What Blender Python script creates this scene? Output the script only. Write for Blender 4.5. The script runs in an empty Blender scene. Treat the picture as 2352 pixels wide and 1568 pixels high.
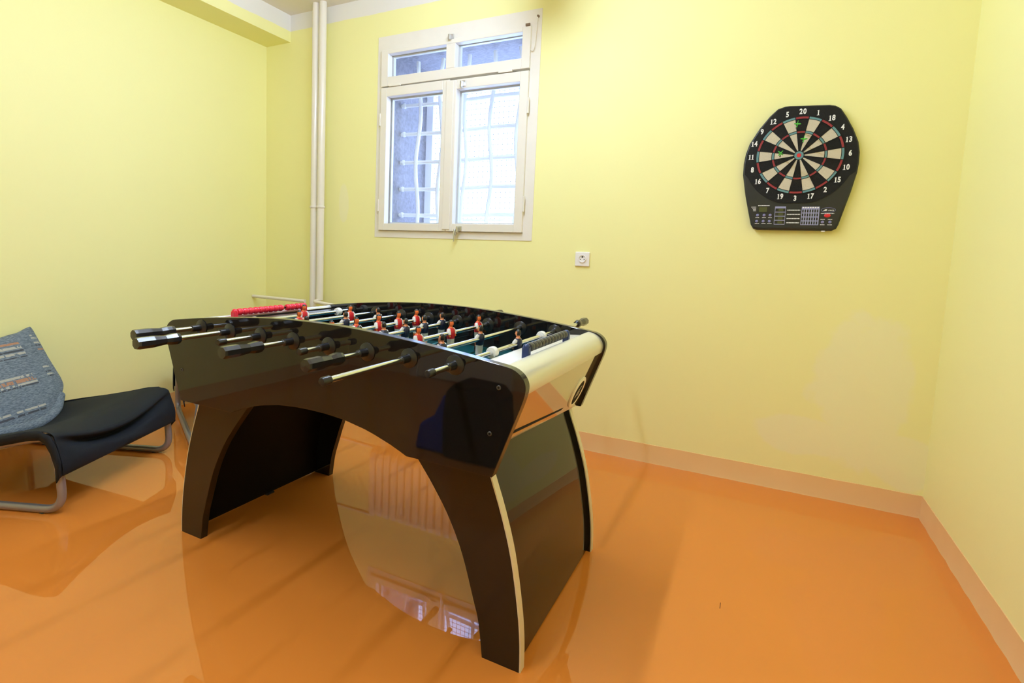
import bpy, bmesh, math, random
from mathutils import Vector, Matrix
random.seed(7)
C = bpy.context.scene.collection
SC = bpy.context.scene
PI = math.pi

# ------------------------------------------------------------------ camera
W_PX, H_PX = 2352, 1568
F_PX, PPX, PPY = 1257.074, -99.518, -87.570
YAW, PITCH, ROLL = -0.483931, -0.093902, 0.037758
cam_data = bpy.data.cameras.new('camera')
cam = bpy.data.objects.new('camera', cam_data)
C.objects.link(cam)
cam_data.sensor_fit = 'HORIZONTAL'
cam_data.sensor_width = 36.0
cam_data.lens = F_PX / W_PX * 36.0
cam_data.shift_x = -PPX / W_PX
cam_data.shift_y = PPY / W_PX
cam_data.clip_start = 0.02
fw = Vector((math.sin(YAW) * math.cos(PITCH), math.cos(YAW) * math.cos(PITCH), math.sin(PITCH)))
rt = Vector((math.cos(YAW), -math.sin(YAW), 0))
up = rt.cross(fw)
r2 = rt * math.cos(ROLL) + up * math.sin(ROLL)
u2 = up * math.cos(ROLL) - rt * math.sin(ROLL)
m = Matrix.Identity(4)
for i in range(3):
    m[i][0], m[i][1], m[i][2] = r2[i], u2[i], -fw[i]
m[0][3], m[1][3], m[2][3] = 0.0, 0.0, 1.125
cam.matrix_world = m
SC.camera = cam

# ------------------------------------------------------------------ sky, exposure
world = bpy.data.worlds.new('sky')
SC.world = world
world.use_nodes = True
bg = world.node_tree.nodes['Background']
bg.inputs['Color'].default_value = (0.40, 0.57, 1.0, 1)
bg.inputs['Strength'].default_value = 9.5
SC.view_settings.view_transform = 'Standard'
SC.view_settings.look = 'None'
SC.view_settings.gamma = 1.0
SC.view_settings.use_curve_mapping = False
SC.view_settings.exposure = 0.0
SC.cycles.use_denoising = True
SC.cycles.max_bounces = 16
SC.cycles.diffuse_bounces = 9
SC.cycles.glossy_bounces = 8
SC.cycles.transparent_max_bounces = 16
SC.cycles.sample_clamp_indirect = 6.0
LAMP_STRENGTH = 100.0

# ------------------------------------------------------------------ constants of the room (metres)
XL, XR, YW, YF, ZC = -3.442, 0.733, 3.083, -1.60, 2.808

# ------------------------------------------------------------------ materials
def mat(name, col, rough=0.5, metal=0.0, spec=0.5, coat=0.0, coat_rough=0.03, noise=0.0, nscale=20.0, bump=0.0, bscale=200.0):
    m = bpy.data.materials.new(name)
    m.use_nodes = True
    nt = m.node_tree
    b = nt.nodes['Principled BSDF']
    b.inputs['Base Color'].default_value = (*col, 1)
    b.inputs['Roughness'].default_value = rough
    b.inputs['Metallic'].default_value = metal
    b.inputs['Specular IOR Level'].default_value = spec
    b.inputs['Coat Weight'].default_value = coat
    b.inputs['Coat Roughness'].default_value = coat_rough
    tc = nt.nodes.new('ShaderNodeTexCoord')
    if noise > 0:
        n = nt.nodes.new('ShaderNodeTexNoise')
        n.inputs['Scale'].default_value = nscale
        n.inputs['Detail'].default_value = 4
        nt.links.new(tc.outputs['Object'], n.inputs['Vector'])
        r = nt.nodes.new('ShaderNodeMapRange')
        r.inputs['To Min'].default_value = 1 - noise
        r.inputs['To Max'].default_value = 1 + noise
        nt.links.new(n.outputs['Fac'], r.inputs['Value'])
        mx = nt.nodes.new('ShaderNodeMix')
        mx.data_type = 'RGBA'
        mx.blend_type = 'MULTIPLY'
        mx.inputs['Factor'].default_value = 1
        mx.inputs['A'].default_value = (*col, 1)
        nt.links.new(r.outputs['Result'], mx.inputs['B'])
        nt.links.new(mx.outputs['Result'], b.inputs['Base Color'])
    if bump > 0:
        n2 = nt.nodes.new('ShaderNodeTexNoise')
        n2.inputs['Scale'].default_value = bscale
        n2.inputs['Detail'].default_value = 3
        nt.links.new(tc.outputs['Object'], n2.inputs['Vector'])
        bp = nt.nodes.new('ShaderNodeBump')
        bp.inputs['Strength'].default_value = bump
        bp.inputs['Distance'].default_value = 0.004
        nt.links.new(n2.outputs['Fac'], bp.inputs['Height'])
        nt.links.new(bp.outputs['Normal'], b.inputs['Normal'])
    return m

def emit(name, col, strength):
    m = bpy.data.materials.new(name)
    m.use_nodes = True
    nt = m.node_tree
    nt.nodes.remove(nt.nodes['Principled BSDF'])
    e = nt.nodes.new('ShaderNodeEmission')
    e.inputs['Color'].default_value = (*col, 1)
    e.inputs['Strength'].default_value = strength
    nt.links.new(e.outputs[0], nt.nodes['Material Output'].inputs[0])
    return m

def math_node(nt, op, a, b=None):
    n = nt.nodes.new('ShaderNodeMath')
    n.operation = op
    for i, v in enumerate((a, b)):
        if v is None:
            continue
        if isinstance(v, (int, float)):
            n.inputs[i].default_value = v
        else:
            nt.links.new(v, n.inputs[i])
    return n.outputs[0]

YELLOW = (0.88, 0.862, 0.42)
PATCH = (0.88, 0.86, 0.52)
WHITE_PAINT = (0.80, 0.79, 0.78)

def wall_material(name, yellow, patch=False):
    # yellow paint up to a line near the ceiling, white above it; one repainted paler patch
    m = mat(name, yellow, rough=0.55, spec=0.3)
    nt = m.node_tree
    b = nt.nodes['Principled BSDF']
    geo = nt.nodes.new('ShaderNodeNewGeometry')
    sep = nt.nodes.new('ShaderNodeSeparateXYZ')
    nt.links.new(geo.outputs['Position'], sep.inputs[0])
    n = nt.nodes.new('ShaderNodeTexNoise')
    n.inputs['Scale'].default_value = 5.0
    n.inputs['Detail'].default_value = 6
    nt.links.new(geo.outputs['Position'], n.inputs['Vector'])
    nz = math_node(nt, 'MULTIPLY', math_node(nt, 'SUBTRACT', n.outputs['Fac'], 0.5), 0.02)
    zz = math_node(nt, 'ADD', sep.outputs['Z'], nz)
    top = math_node(nt, 'GREATER_THAN', zz, 2.694)
    base = None
    if patch:
        # blob on the lower right part of the back wall and a small one beside the window
        def blob(cx, cz, rx, rz, amp):
            dx = math_node(nt, 'DIVIDE', math_node(nt, 'SUBTRACT', sep.outputs['X'], cx), rx)
            dz = math_node(nt, 'DIVIDE', math_node(nt, 'SUBTRACT', sep.outputs['Z'], cz), rz)
            d = math_node(nt, 'SQRT', math_node(nt, 'ADD', math_node(nt, 'MULTIPLY', dx, dx), math_node(nt, 'MULTIPLY', dz, dz)))
            d = math_node(nt, 'ADD', d, math_node(nt, 'MULTIPLY', math_node(nt, 'SUBTRACT', n.outputs['Fac'], 0.5), amp))
            r = nt.nodes.new('ShaderNodeMapRange')
            r.inputs['From Min'].default_value = 0.92
            r.inputs['From Max'].default_value = 1.04
            r.inputs['To Min'].default_value = 1
            r.inputs['To Max'].default_value = 0
            nt.links.new(d, r.inputs['Value'])
            return r.outputs['Result']
        f = math_node(nt, 'MAXIMUM', blob(0.47, 0.55, 0.21, 0.36, 1.2), blob(0.26, 0.30, 0.20, 0.10, 1.0))
        f = math_node(nt, 'MAXIMUM', f, blob(0.66, 0.25, 0.16, 0.13, 1.0))
        f = math_node(nt, 'MAXIMUM', f, blob(-2.66, 1.43, 0.05, 0.14, 1.0))
        mx = nt.nodes.new('ShaderNodeMix')
        mx.data_type = 'RGBA'
        mx.inputs['A'].default_value = (*yellow, 1)
        mx.inputs['B'].default_value = (*PATCH, 1)
        nt.links.new(f, mx.inputs['Factor'])
        base = mx.outputs['Result']
    mx2 = nt.nodes.new('ShaderNodeMix')
    mx2.data_type = 'RGBA'
    mx2.inputs['A'].default_value = (*yellow, 1)
    if base is not None:
        nt.links.new(base, mx2.inputs['A'])
    mx2.inputs['B'].default_value = (*WHITE_PAINT, 1)
    nt.links.new(top, mx2.inputs['Factor'])
    nt.links.new(mx2.outputs['Result'], b.inputs['Base Color'])
    n2 = nt.nodes.new('ShaderNodeTexNoise')
    n2.inputs['Scale'].default_value = 60
    nt.links.new(geo.outputs['Position'], n2.inputs['Vector'])
    bp = nt.nodes.new('ShaderNodeBump')
    bp.inputs['Strength'].default_value = 0.08
    bp.inputs['Distance'].default_value = 0.004
    nt.links.new(n2.outputs['Fac'], bp.inputs['Height'])
    nt.links.new(bp.outputs['Normal'], b.inputs['Normal'])
    return m

M = {}
M['wall'] = wall_material('yellow_wall_paint', YELLOW)
M['wall_patched'] = wall_material('yellow_wall_paint_patched', YELLOW, True)
M['ceiling'] = mat('ceiling_paint', (0.80, 0.76, 0.70), 0.7, noise=0.02)
M['floor'] = mat('orange_epoxy', (0.70, 0.232, 0.038), 0.30, spec=0.0, coat=1.0, coat_rough=0.012, noise=0.05, nscale=1.5)
def floor_mark(m):
    nt = m.node_tree
    b = nt.nodes['Principled BSDF']
    geo = nt.nodes.new('ShaderNodeNewGeometry')
    sep = nt.nodes.new('ShaderNodeSeparateXYZ')
    nt.links.new(geo.outputs['Position'], sep.inputs[0])
    fx = math_node(nt, 'LESS_THAN', math_node(nt, 'ABSOLUTE', math_node(nt, 'ADD', sep.outputs['X'], 0.027)), 0.0012)
    fy = math_node(nt, 'LESS_THAN', math_node(nt, 'ABSOLUTE', math_node(nt, 'SUBTRACT', sep.outputs['Y'], 1.907)), 0.018)
    mx = nt.nodes.new('ShaderNodeMix')
    mx.data_type = 'RGBA'
    nt.links.new(math_node(nt, 'MULTIPLY', fx, fy), mx.inputs['Factor'])
    src = b.inputs['Base Color'].links[0].from_socket
    nt.links.new(src, mx.inputs['A'])
    mx.inputs['B'].default_value = (0.16, 0.04, 0.01, 1)
    nt.links.new(mx.outputs['Result'], b.inputs['Base Color'])
floor_mark(M['floor'])
M['skirting'] = mat('peach_paint', (0.82, 0.55, 0.27), 0.35, noise=0.04, nscale=6)
M['white_wood'] = mat('white_gloss_paint', (0.80, 0.77, 0.72), 0.35, noise=0.03, nscale=8)
M['casing'] = mat('white_plaster_paint', (0.80, 0.77, 0.72), 0.6, noise=0.04, nscale=10, bump=0.2, bscale=40)
M['pipe'] = mat('pipe_paint', (0.80, 0.76, 0.70), 0.22)
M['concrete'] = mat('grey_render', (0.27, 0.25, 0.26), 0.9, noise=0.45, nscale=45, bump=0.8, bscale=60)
M['bounce_render'] = mat('bounce_render', (0.85, 0.85, 0.88), 0.9, bump=0.3, bscale=60)  # white put on the reveal's right side and sill to bounce daylight onto bars
M['bar'] = mat('grille_paint', (0.90, 0.87, 0.84), 0.5)
M['wire'] = mat('galvanised_wire', (0.42, 0.43, 0.50), 0.6)
M['black_gloss'] = mat('black_gloss_laminate', (0.010, 0.0085, 0.008), 0.035, spec=0.5)
M['black_matte'] = mat('dull_black_board', (0.006, 0.004, 0.004), 0.5, spec=0.12)
M['black_edge'] = mat('grey_black_edge_band', (0.035, 0.032, 0.027), 0.14, spec=0.6)
M['interior'] = mat('black_interior', (0.008, 0.008, 0.010), 0.12)
M['silver_board'] = mat('silver_gloss_board', (0.62, 0.57, 0.47), 0.05, metal=0.85)
M['silver_rail'] = mat('satin_silver_rail', (0.80, 0.80, 0.78), 0.26, metal=0.55)
M['silver_trim'] = mat('cream_silver_edging', (0.75, 0.72, 0.62), 0.35, metal=0.2)
M['ring_cream'] = mat('cream_ring', (0.92, 0.89, 0.80), 0.3)
M['field'] = mat('teal_playing_field', (0.008, 0.085, 0.10), 0.15)
M['field_line'] = mat('field_line_paint', (0.10, 0.30, 0.36), 0.3)
M['chrome'] = mat('chrome_rod', (0.80, 0.83, 0.90), 0.16, metal=1.0)
M['black_plastic'] = mat('black_plastic', (0.012, 0.012, 0.014), 0.28)
M['handle'] = mat('black_handle_rubber', (0.014, 0.014, 0.018), 0.16, spec=0.7)
M['white_plastic'] = mat('white_plastic', (0.82, 0.82, 0.82), 0.3)
M['red_bead'] = mat('red_plastic', (0.72, 0.02, 0.05), 0.25)
M['black_bead'] = mat('charcoal_plastic', (0.045, 0.045, 0.05), 0.3)
M['blue_plastic'] = mat('dark_blue_plastic', (0.012, 0.03, 0.12), 0.3)
M['skin'] = mat('toy_skin', (0.72, 0.27, 0.12), 0.4)
M['orange_skin'] = mat('toy_orange', (0.80, 0.16, 0.03), 0.4)
M['hair'] = mat('toy_hair', (0.012, 0.008, 0.006), 0.35)
M['red_shirt'] = mat('toy_red_shirt', (0.62, 0.012, 0.025), 0.35)
M['navy_shirt'] = mat('toy_navy_shirt', (0.008, 0.012, 0.045), 0.35)
M['toy_white'] = mat('toy_white', (0.78, 0.76, 0.76), 0.35)
M['steel_tube'] = mat('grey_powder_coat', (0.30, 0.29, 0.33), 0.35, metal=0.55)
M['black_fabric'] = mat('black_canvas', (0.008, 0.011, 0.017), 0.8, spec=0.3, noise=0.2, nscale=40, bump=0.25, bscale=500)
M['screw'] = mat('dark_screw', (0.10, 0.10, 0.10), 0.3, metal=0.8)
M['slot'] = mat('dark_gap', (0.004, 0.002, 0.002), 0.9)
M['board_shell'] = mat('charcoal_shell', (0.013, 0.014, 0.014), 0.4, bump=0.1, bscale=400)
M['board_black'] = mat('target_black', (0.0025, 0.0025, 0.003), 0.55, spec=0.3, bump=0.5, bscale=350)
M['board_seg'] = mat('target_dark_segment', (0.006, 0.0055, 0.0055), 0.6, spec=0.25, bump=0.6, bscale=350)
M['board_cream'] = mat('target_cream_segment', (0.60, 0.54, 0.44), 0.5, bump=0.6, bscale=350)
M['board_red'] = mat('target_red_segment', (0.28, 0.02, 0.03), 0.45)
M['board_teal'] = mat('target_teal_segment', (0.12, 0.27, 0.31), 0.45)
M['bull_red'] = mat('bull_red', (0.62, 0.02, 0.03), 0.4)
M['print_white'] = mat('white_print', (0.85, 0.87, 0.92), 0.5)
M['print_lilac'] = mat('lilac_print', (0.30, 0.31, 0.55), 0.5)
M['lcd'] = mat('lcd_green', (0.065, 0.075, 0.03), 0.2)
M['lcd_dark'] = mat('lcd_dark', (0.02, 0.022, 0.02), 0.2)
M['button'] = mat('lilac_button', (0.20, 0.20, 0.42), 0.4)
M['green_dart'] = mat('green_plastic', (0.10, 0.75, 0.08), 0.4)
M['brass'] = mat('latch_metal', (0.62, 0.62, 0.62), 0.3, metal=0.9)
M['outlet'] = mat('white_outlet', (0.84, 0.83, 0.86), 0.3)
M['rust'] = mat('rusty_hinge', (0.20, 0.13, 0.08), 0.6, metal=0.3)
M['bag'] = mat('black_nylon', (0.002, 0.002, 0.002), 0.9, spec=0.05)
M['bag_blue'] = mat('blue_nylon', (0.012, 0.06, 0.60), 0.8, spec=0.1)
M['tube_light'] = emit('tube_light', (0.79, 0.95, 1.20), LAMP_STRENGTH)
M['lamp_body'] = mat('lamp_enamel', (0.8, 0.8, 0.8), 0.4)

def glass_material():
    m = bpy.data.materials.new('window_glass')
    m.use_nodes = True
    nt = m.node_tree
    nt.nodes.remove(nt.nodes['Principled BSDF'])
    t = nt.nodes.new('ShaderNodeBsdfTransparent')
    t.inputs['Color'].default_value = (0.93, 0.95, 0.97, 1)
    g = nt.nodes.new('ShaderNodeBsdfGlossy')
    g.inputs['Roughness'].default_value = 0.02
    lw = nt.nodes.new('ShaderNodeLayerWeight')
    lw.inputs['Blend'].default_value = 0.5
    fr = math_node(nt, 'ADD', math_node(nt, 'MULTIPLY', math_node(nt, 'POWER', lw.outputs['Facing'], 5.0), 0.96), 0.04)
    mx = nt.nodes.new('ShaderNodeMixShader')
    nt.links.new(fr, mx.inputs[0])
    nt.links.new(t.outputs[0], mx.inputs[1])
    nt.links.new(g.outputs[0], mx.inputs[2])
    nt.links.new(mx.outputs[0], nt.nodes['Material Output'].inputs[0])
    return m
M['glass'] = glass_material()

def cushion_material():
    # grey woven cloth with a few groups of broken pale and orange stripes
    m = mat('grey_woven_cloth', (0.2, 0.2, 0.2), 0.9, spec=0.1)
    nt = m.node_tree
    b = nt.nodes['Principled BSDF']
    tc = nt.nodes.new('ShaderNodeTexCoord')
    sep = nt.nodes.new('ShaderNodeSeparateXYZ')
    nt.links.new(tc.outputs['Object'], sep.inputs[0])
    def noise(sx, sy, sc, det=3):
        mp = nt.nodes.new('ShaderNodeMapping')
        mp.inputs['Scale'].default_value = (sx, sy, 1)
        nt.links.new(tc.outputs['Object'], mp.inputs['Vector'])
        n = nt.nodes.new('ShaderNodeTexNoise')
        n.inputs['Scale'].default_value = sc
        n.inputs['Detail'].default_value = det
        nt.links.new(mp.outputs[0], n.inputs['Vector'])
        return n.outputs['Fac']
    weave = noise(1, 4, 60, 5)
    ramp = nt.nodes.new('ShaderNodeValToRGB')
    ramp.color_ramp.elements[0].position = 0.30
    ramp.color_ramp.elements[0].color = (0.085, 0.115, 0.16, 1)
    ramp.color_ramp.elements[1].position = 0.70
    ramp.color_ramp.elements[1].color = (0.25, 0.30, 0.36, 1)
    nt.links.new(weave, ramp.inputs[0])
    col = ramp.outputs[0]
    def stripe(y0, y1, x0, x1, c, grain=90):
        nonlocal col
        a = math_node(nt, 'MULTIPLY', math_node(nt, 'GREATER_THAN', sep.outputs['Y'], y0), math_node(nt, 'LESS_THAN', sep.outputs['Y'], y1))
        e = math_node(nt, 'MULTIPLY', math_node(nt, 'GREATER_THAN', sep.outputs['X'], x0), math_node(nt, 'LESS_THAN', sep.outputs['X'], x1))
        g = math_node(nt, 'GREATER_THAN', noise(1, 0.3, grain, 2), 0.42)
        f = math_node(nt, 'MULTIPLY', math_node(nt, 'MULTIPLY', a, e), math_node(nt, 'MULTIPLY', g, 0.8))
        mx = nt.nodes.new('ShaderNodeMix')
        mx.data_type = 'RGBA'
        nt.links.new(f, mx.inputs['Factor'])
        nt.links.new(col, mx.inputs['A'])
        mx.inputs['B'].default_value = (*c, 1)
        col = mx.outputs['Result']
    pale, orange, dark = (0.52, 0.50, 0.44), (0.50, 0.24, 0.12), (0.05, 0.05, 0.06)
    for y, c, w in ((0.375, orange, 0.012), (0.350, pale, 0.014), (0.333, dark, 0.010), (0.316, pale, 0.012), (0.300, dark, 0.006)):
        stripe(y, y + w, 0.20, 0.545, c)
    for y, c, w in ((0.195, pale, 0.012), (0.172, orange, 0.018), (0.158, pale, 0.010), (0.148, dark, 0.008)):
        stripe(y, y + w, 0.16, 0.515, c)
    for y, c, w in ((0.408, pale, 0.009), (0.392, pale, 0.009), (0.364, pale, 0.010), (0.350, dark, 0.008), (0.325, orange, 0.008)):
        stripe(y, y + w, 0.628, 0.672, c, 60)
    for y, c, w in ((0.222, pale, 0.010), (0.195, dark, 0.008), (0.180, pale, 0.008), (0.170, dark, 0.006)):
        stripe(y, y + w, 0.590, 0.632, c, 60)
    for y, c, w in ((0.030, pale, 0.010), (0.012, dark, 0.010)):
        stripe(y, y + w, 0.22, 0.50, c, 40)
    nt.links.new(col, b.inputs['Base Color'])
    bpn = nt.nodes.new('ShaderNodeBump')
    bpn.inputs['Strength'].default_value = 0.6
    bpn.inputs['Distance'].default_value = 0.006
    nt.links.new(weave, bpn.inputs['Height'])
    nt.links.new(bpn.outputs['Normal'], b.inputs['Normal'])
    return m
M['cushion'] = cushion_material()

# ------------------------------------------------------------------ object helpers
def tag(o, label=None, cat=None, group=None, kind=None):
    if label: o['label'] = label
    if cat: o['category'] = cat
    if group: o['group'] = group
    if kind: o['kind'] = kind
    return o

def empty(name, loc=(0, 0, 0), label=None, cat=None, group=None, kind=None, parent=None):
    o = bpy.data.objects.new(name, None)
    o.empty_display_size = 0.05
    C.objects.link(o)
    o.location = loc
    if parent is not None: o.parent = parent
    return tag(o, label, cat, group, kind)

class MB:
    """collects shapes into one mesh, several materials allowed"""
    def __init__(self):
        self.bm = bmesh.new()
        self.mats = []
    def mi(self, name):
        if name not in self.mats: self.mats.append(name)
        return self.mats.index(name)
    def box(self, x0, x1, y0, y1, z0, z1, mt, bevel=0.0, xf=None):
        i = self.mi(mt)
        P = [(x, y, z) for x in (x0, x1) for y in (y0, y1) for z in (z0, z1)]
        v = [self.bm.verts.new(p) for p in P]
        fs = []
        for q in ((0, 1, 3, 2), (4, 6, 7, 5), (0, 4, 5, 1), (2, 3, 7, 6), (0, 2, 6, 4), (1, 5, 7, 3)):
            f = self.bm.faces.new([v[k] for k in q])
            f.material_index = i
            fs.append(f)
        if bevel > 0:
            es = list({e for f in fs for e in f.edges})
            r = bmesh.ops.bevel(self.bm, geom=es, offset=bevel, segments=2, affect='EDGES', profile=0.5)
            for f in r['faces']: f.material_index = i
            v = list({x for f in r['faces'] for x in f.verts} | {x for x in v if x.is_valid})
        if xf is not None:
            bmesh.ops.transform(self.bm, matrix=xf, verts=[x for x in v if x.is_valid])
        return self
    def prism(self, pts, a0, a1, mface, medge, axis='y'):
        """polygon in a plane, pushed along one axis"""
        def P(u, w, a):
            return {'y': (u, a, w), 'x': (a, u, w), 'z': (u, w, a)}[axis]
        A = [self.bm.verts.new(P(u, w, a0)) for u, w in pts]
        B = [self.bm.verts.new(P(u, w, a1)) for u, w in pts]
        for ring in (A, B):
            f = self.bm.faces.new(ring)
            f.material_index = self.mi(mface)
        n = len(pts)
        for k in range(n):
            f = self.bm.faces.new((A[k], A[(k + 1) % n], B[(k + 1) % n], B[k]))
            f.material_index = self.mi(medge)
        return self
    def strip(self, path, t, a0, a1, mt, side=1, smooth=True, mt_in=None):
        """curved sheet: path in XZ, thickness t to its right/left, pushed along Y"""
        off = []
        for k, p in enumerate(path):
            q0 = Vector(path[max(k - 1, 0)])
            q1 = Vector(path[min(k + 1, len(path) - 1)])
            d = (q1 - q0).normalized()
            off.append((p[0] - d.y * t * side, p[1] + d.x * t * side))
        i = self.mi(mt)
        G = [[self.bm.verts.new((u, a, w)) for (u, w) in ring] for ring in (path, off) for a in (a0, a1)]
        n = len(path)
        def q(a, b, i=i):
            for k in range(n - 1):
                f = self.bm.faces.new((a[k], a[k + 1], b[k + 1], b[k]))
                f.material_index = i
                f.smooth = smooth
        q(G[0], G[1]); q(G[3], G[2], self.mi(mt_in or mt)); q(G[2], G[0]); q(G[1], G[3])
        for k in (0, n - 1):
            f = self.bm.faces.new((G[0][k], G[1][k], G[3][k], G[2][k]))
            f.material_index = i
        return self
    def lathe(self, prof, mt, seg=20, xf=None, smooth=True):
        """profile (r, h) turned about local Z; mt is a name or a list with one name per band"""
        vs = []
        rings = []
        for r, h in prof:
            ring = [self.bm.verts.new((r * math.cos(2 * PI * k / seg), r * math.sin(2 * PI * k / seg), h)) for k in range(seg)] if r > 1e-6 else [self.bm.verts.new((0, 0, h))]
            rings.append(ring)
            vs += ring
        for b in range(len(prof) - 1):
            A, B = rings[b], rings[b + 1]
            i = self.mi(mt if isinstance(mt, str) else mt[b])
            for k in range(seg):
                a = [A[k % len(A)], A[(k + 1) % len(A)], B[(k + 1) % len(B)], B[k % len(B)]]
                a = list(dict.fromkeys(a))
                if len(a) < 3: continue
                f = self.bm.faces.new(a)
                f.material_index = i
                f.smooth = smooth
        for ring, mi_ in ((rings[0], 0), (rings[-1], -1)):
            if len(ring) > 2:
                f = self.bm.faces.new(ring)
                f.material_index = self.mi(mt if isinstance(mt, str) else mt[mi_])
        if xf is not None: bmesh.ops.transform(self.bm, matrix=xf, verts=vs)
        return self
    def tube(self, path, r, mt, seg=12, closed=False, caps=True):
        pts = [Vector(p) for p in path]
        n = len(pts)
        rings = []
        prev = None
        for k, p in enumerate(pts):
            if closed: d = (pts[(k + 1) % n] - pts[k - 1]).normalized()
            else: d = (pts[min(k + 1, n - 1)] - pts[max(k - 1, 0)]).normalized()
            ref = prev if prev is not None else (Vector((0, 0, 1)) if abs(d.z) < 0.9 else Vector((1, 0, 0)))
            a = (ref - d * ref.dot(d)).normalized()
            b = d.cross(a)
            prev = a
            rr = r[k] if isinstance(r, (list, tuple)) else r
            rings.append([self.bm.verts.new(p + (a * math.cos(2 * PI * j / seg) + b * math.sin(2 * PI * j / seg)) * rr) for j in range(seg)])
        i = self.mi(mt)
        for k in range(n if closed else n - 1):
            A, B = rings[k], rings[(k + 1) % n]
            for j in range(seg):
                f = self.bm.faces.new((A[j], A[(j + 1) % seg], B[(j + 1) % seg], B[j]))
                f.material_index = i
                f.smooth = True
        if caps and not closed:
            for ring in (rings[0], rings[-1]):
                f = self.bm.faces.new(ring)
                f.material_index = i
        return self
    def ball(self, c, r, mt, seg=12, rings=8, smooth=True, split=None):
        """ellipsoid; split(point on the unit sphere) may choose another material"""
        r = (r, r, r) if isinstance(r, (int, float)) else r
        G = []
        for a in range(rings + 1):
            th = PI * a / rings
            if a in (0, rings): G.append([self.bm.verts.new((c[0], c[1], c[2] + r[2] * math.cos(th)))])
            else: G.append([self.bm.verts.new((c[0] + r[0] * math.sin(th) * math.cos(2 * PI * k / seg), c[1] + r[1] * math.sin(th) * math.sin(2 * PI * k / seg), c[2] + r[2] * math.cos(th))) for k in range(seg)])
        for a in range(rings):
            A, B = G[a], G[a + 1]
            for k in range(seg):
                q = list(dict.fromkeys([A[k % len(A)], B[k % len(B)], B[(k + 1) % len(B)], A[(k + 1) % len(A)]]))
                if len(q) < 3: continue
                f = self.bm.faces.new(q)
                f.smooth = smooth
                th = PI * (a + 0.5) / rings
                ph = 2 * PI * (k + 0.5) / seg
                u = (math.sin(th) * math.cos(ph), math.sin(th) * math.sin(ph), math.cos(th))
                f.material_index = self.mi(split(u) if split else mt)
        return self
    def grid(self, rows, mt, smooth=True):
        i = self.mi(mt)
        V = [[self.bm.verts.new(p) for p in row] for row in rows]
        for a in range(len(V) - 1):
            for k in range(len(V[a]) - 1):
                f = self.bm.faces.new((V[a][k], V[a][k + 1], V[a + 1][k + 1], V[a + 1][k]))
                f.material_index = i
                f.smooth = smooth
        return self
    def poly(self, pts, mt):
        f = self.bm.faces.new([self.bm.verts.new(p) for p in pts])
        f.material_index = self.mi(mt)
        return self
    def build(self, name, parent=None, label=None, cat=None, group=None, kind=None, loc=None):
        bmesh.ops.recalc_face_normals(self.bm, faces=self.bm.faces)
        for e in self.bm.edges:
            if len(e.link_faces) == 2 and e.calc_face_angle(0) > 0.7: e.smooth = False
        me = bpy.data.meshes.new(name)
        self.bm.to_mesh(me)
        self.bm.free()
        for n in self.mats: me.materials.append(M[n])
        o = bpy.data.objects.new(name, me)
        C.objects.link(o)
        if loc is not None:
            o.location = loc
        if parent is not None: o.parent = parent
        return tag(o, label, cat, group, kind)

def rotx(a): return Matrix.Rotation(a, 4, 'X')
def trans(x, y, z): return Matrix.Translation((x, y, z))
ALONG_Y = Matrix.Rotation(-PI / 2, 4, 'X')      # local Z -> +Y
OUT_OF_WALL = Matrix.Rotation(PI / 2, 4, 'X')   # local Z -> -Y

def fillet(pts, r, n=8):
    """polyline with rounded corners"""
    P = [Vector(p) for p in pts]
    out = [P[0]]
    for k in range(1, len(P) - 1):
        a, b, c = P[k - 1], P[k], P[k + 1]
        rr = r[k - 1] if isinstance(r, (list, tuple)) else r
        u, v = (a - b), (c - b)
        t = min(rr, u.length * 0.49, v.length * 0.49)
        p, q = b + u.normalized() * t, b + v.normalized() * t
        for j in range(n + 1):
            s = j / n
            out.append(p * (1 - s) ** 2 + b * 2 * s * (1 - s) + q * s * s)
    out.append(P[-1])
    return out

def smooth_path(pts, n=6, closed=False):
    """Catmull-Rom through 2D points"""
    out = []
    N = len(pts)
    for k in range(N if closed else N - 1):
        p0 = pts[(k - 1) % N] if closed or k > 0 else pts[k]
        p1, p2 = pts[k], pts[(k + 1) % N]
        p3 = pts[(k + 2) % N] if closed or k + 2 < N else p2
        for j in range(n):
            t = j / n
            out.append(tuple(0.5 * (2 * p1[i] + (p2[i] - p0[i]) * t + (2 * p0[i] - 5 * p1[i] + 4 * p2[i] - p3[i]) * t * t + (3 * p1[i] - p0[i] - 3 * p2[i] + p3[i]) * t ** 3) for i in range(len(p1))))
    if not closed: out.append(tuple(pts[-1]))
    return out

def add_bevel(o, w, seg=2, angle=40):
    b = o.modifiers.new('bevel', 'BEVEL')
    b.width = w
    b.segments = seg
    b.limit_method = 'ANGLE'
    b.angle_limit = math.radians(angle)
    return o

# ------------------------------------------------------------------ ceiling lamps (out of the frame, above the table)
def batten(y0, y1, label):
    t = empty('ceiling_lamp', (-1.16, (y0 + y1) / 2, ZC - 0.22), label, 'lamp', 'fluorescent battens hung from the ceiling')
    L = (y1 - y0) / 2
    b = MB().box(-0.032, 0.032, -L, L, -0.030, 0, 'lamp_body', 0.004)
    for s in (-1, 1): b.box(-0.032, 0.032, s * L - 0.02, s * L + 0.02, -0.075, 0, 'lamp_body', 0.004)
    b.build('lamp_housing', t)
    for s in (-1, 1): MB().tube([(0, s * L * 0.7, 0), (0, s * L * 0.7, 0.22)], 0.006, 'lamp_body', 8).build('hanger_rod', t)
    MB().lathe([(0.024, -L + 0.025), (0.024, L - 0.025)], 'tube_light', 14, trans(0, 0, -0.062) @ ALONG_Y).build('fluorescent_tube', t)
    return t
batten(1.35, 2.60, 'white fluorescent batten on the ceiling over the table, nearer the window wall')
batten(-0.25, 1.05, 'white fluorescent batten on the ceiling over the camera side of the table')

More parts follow.
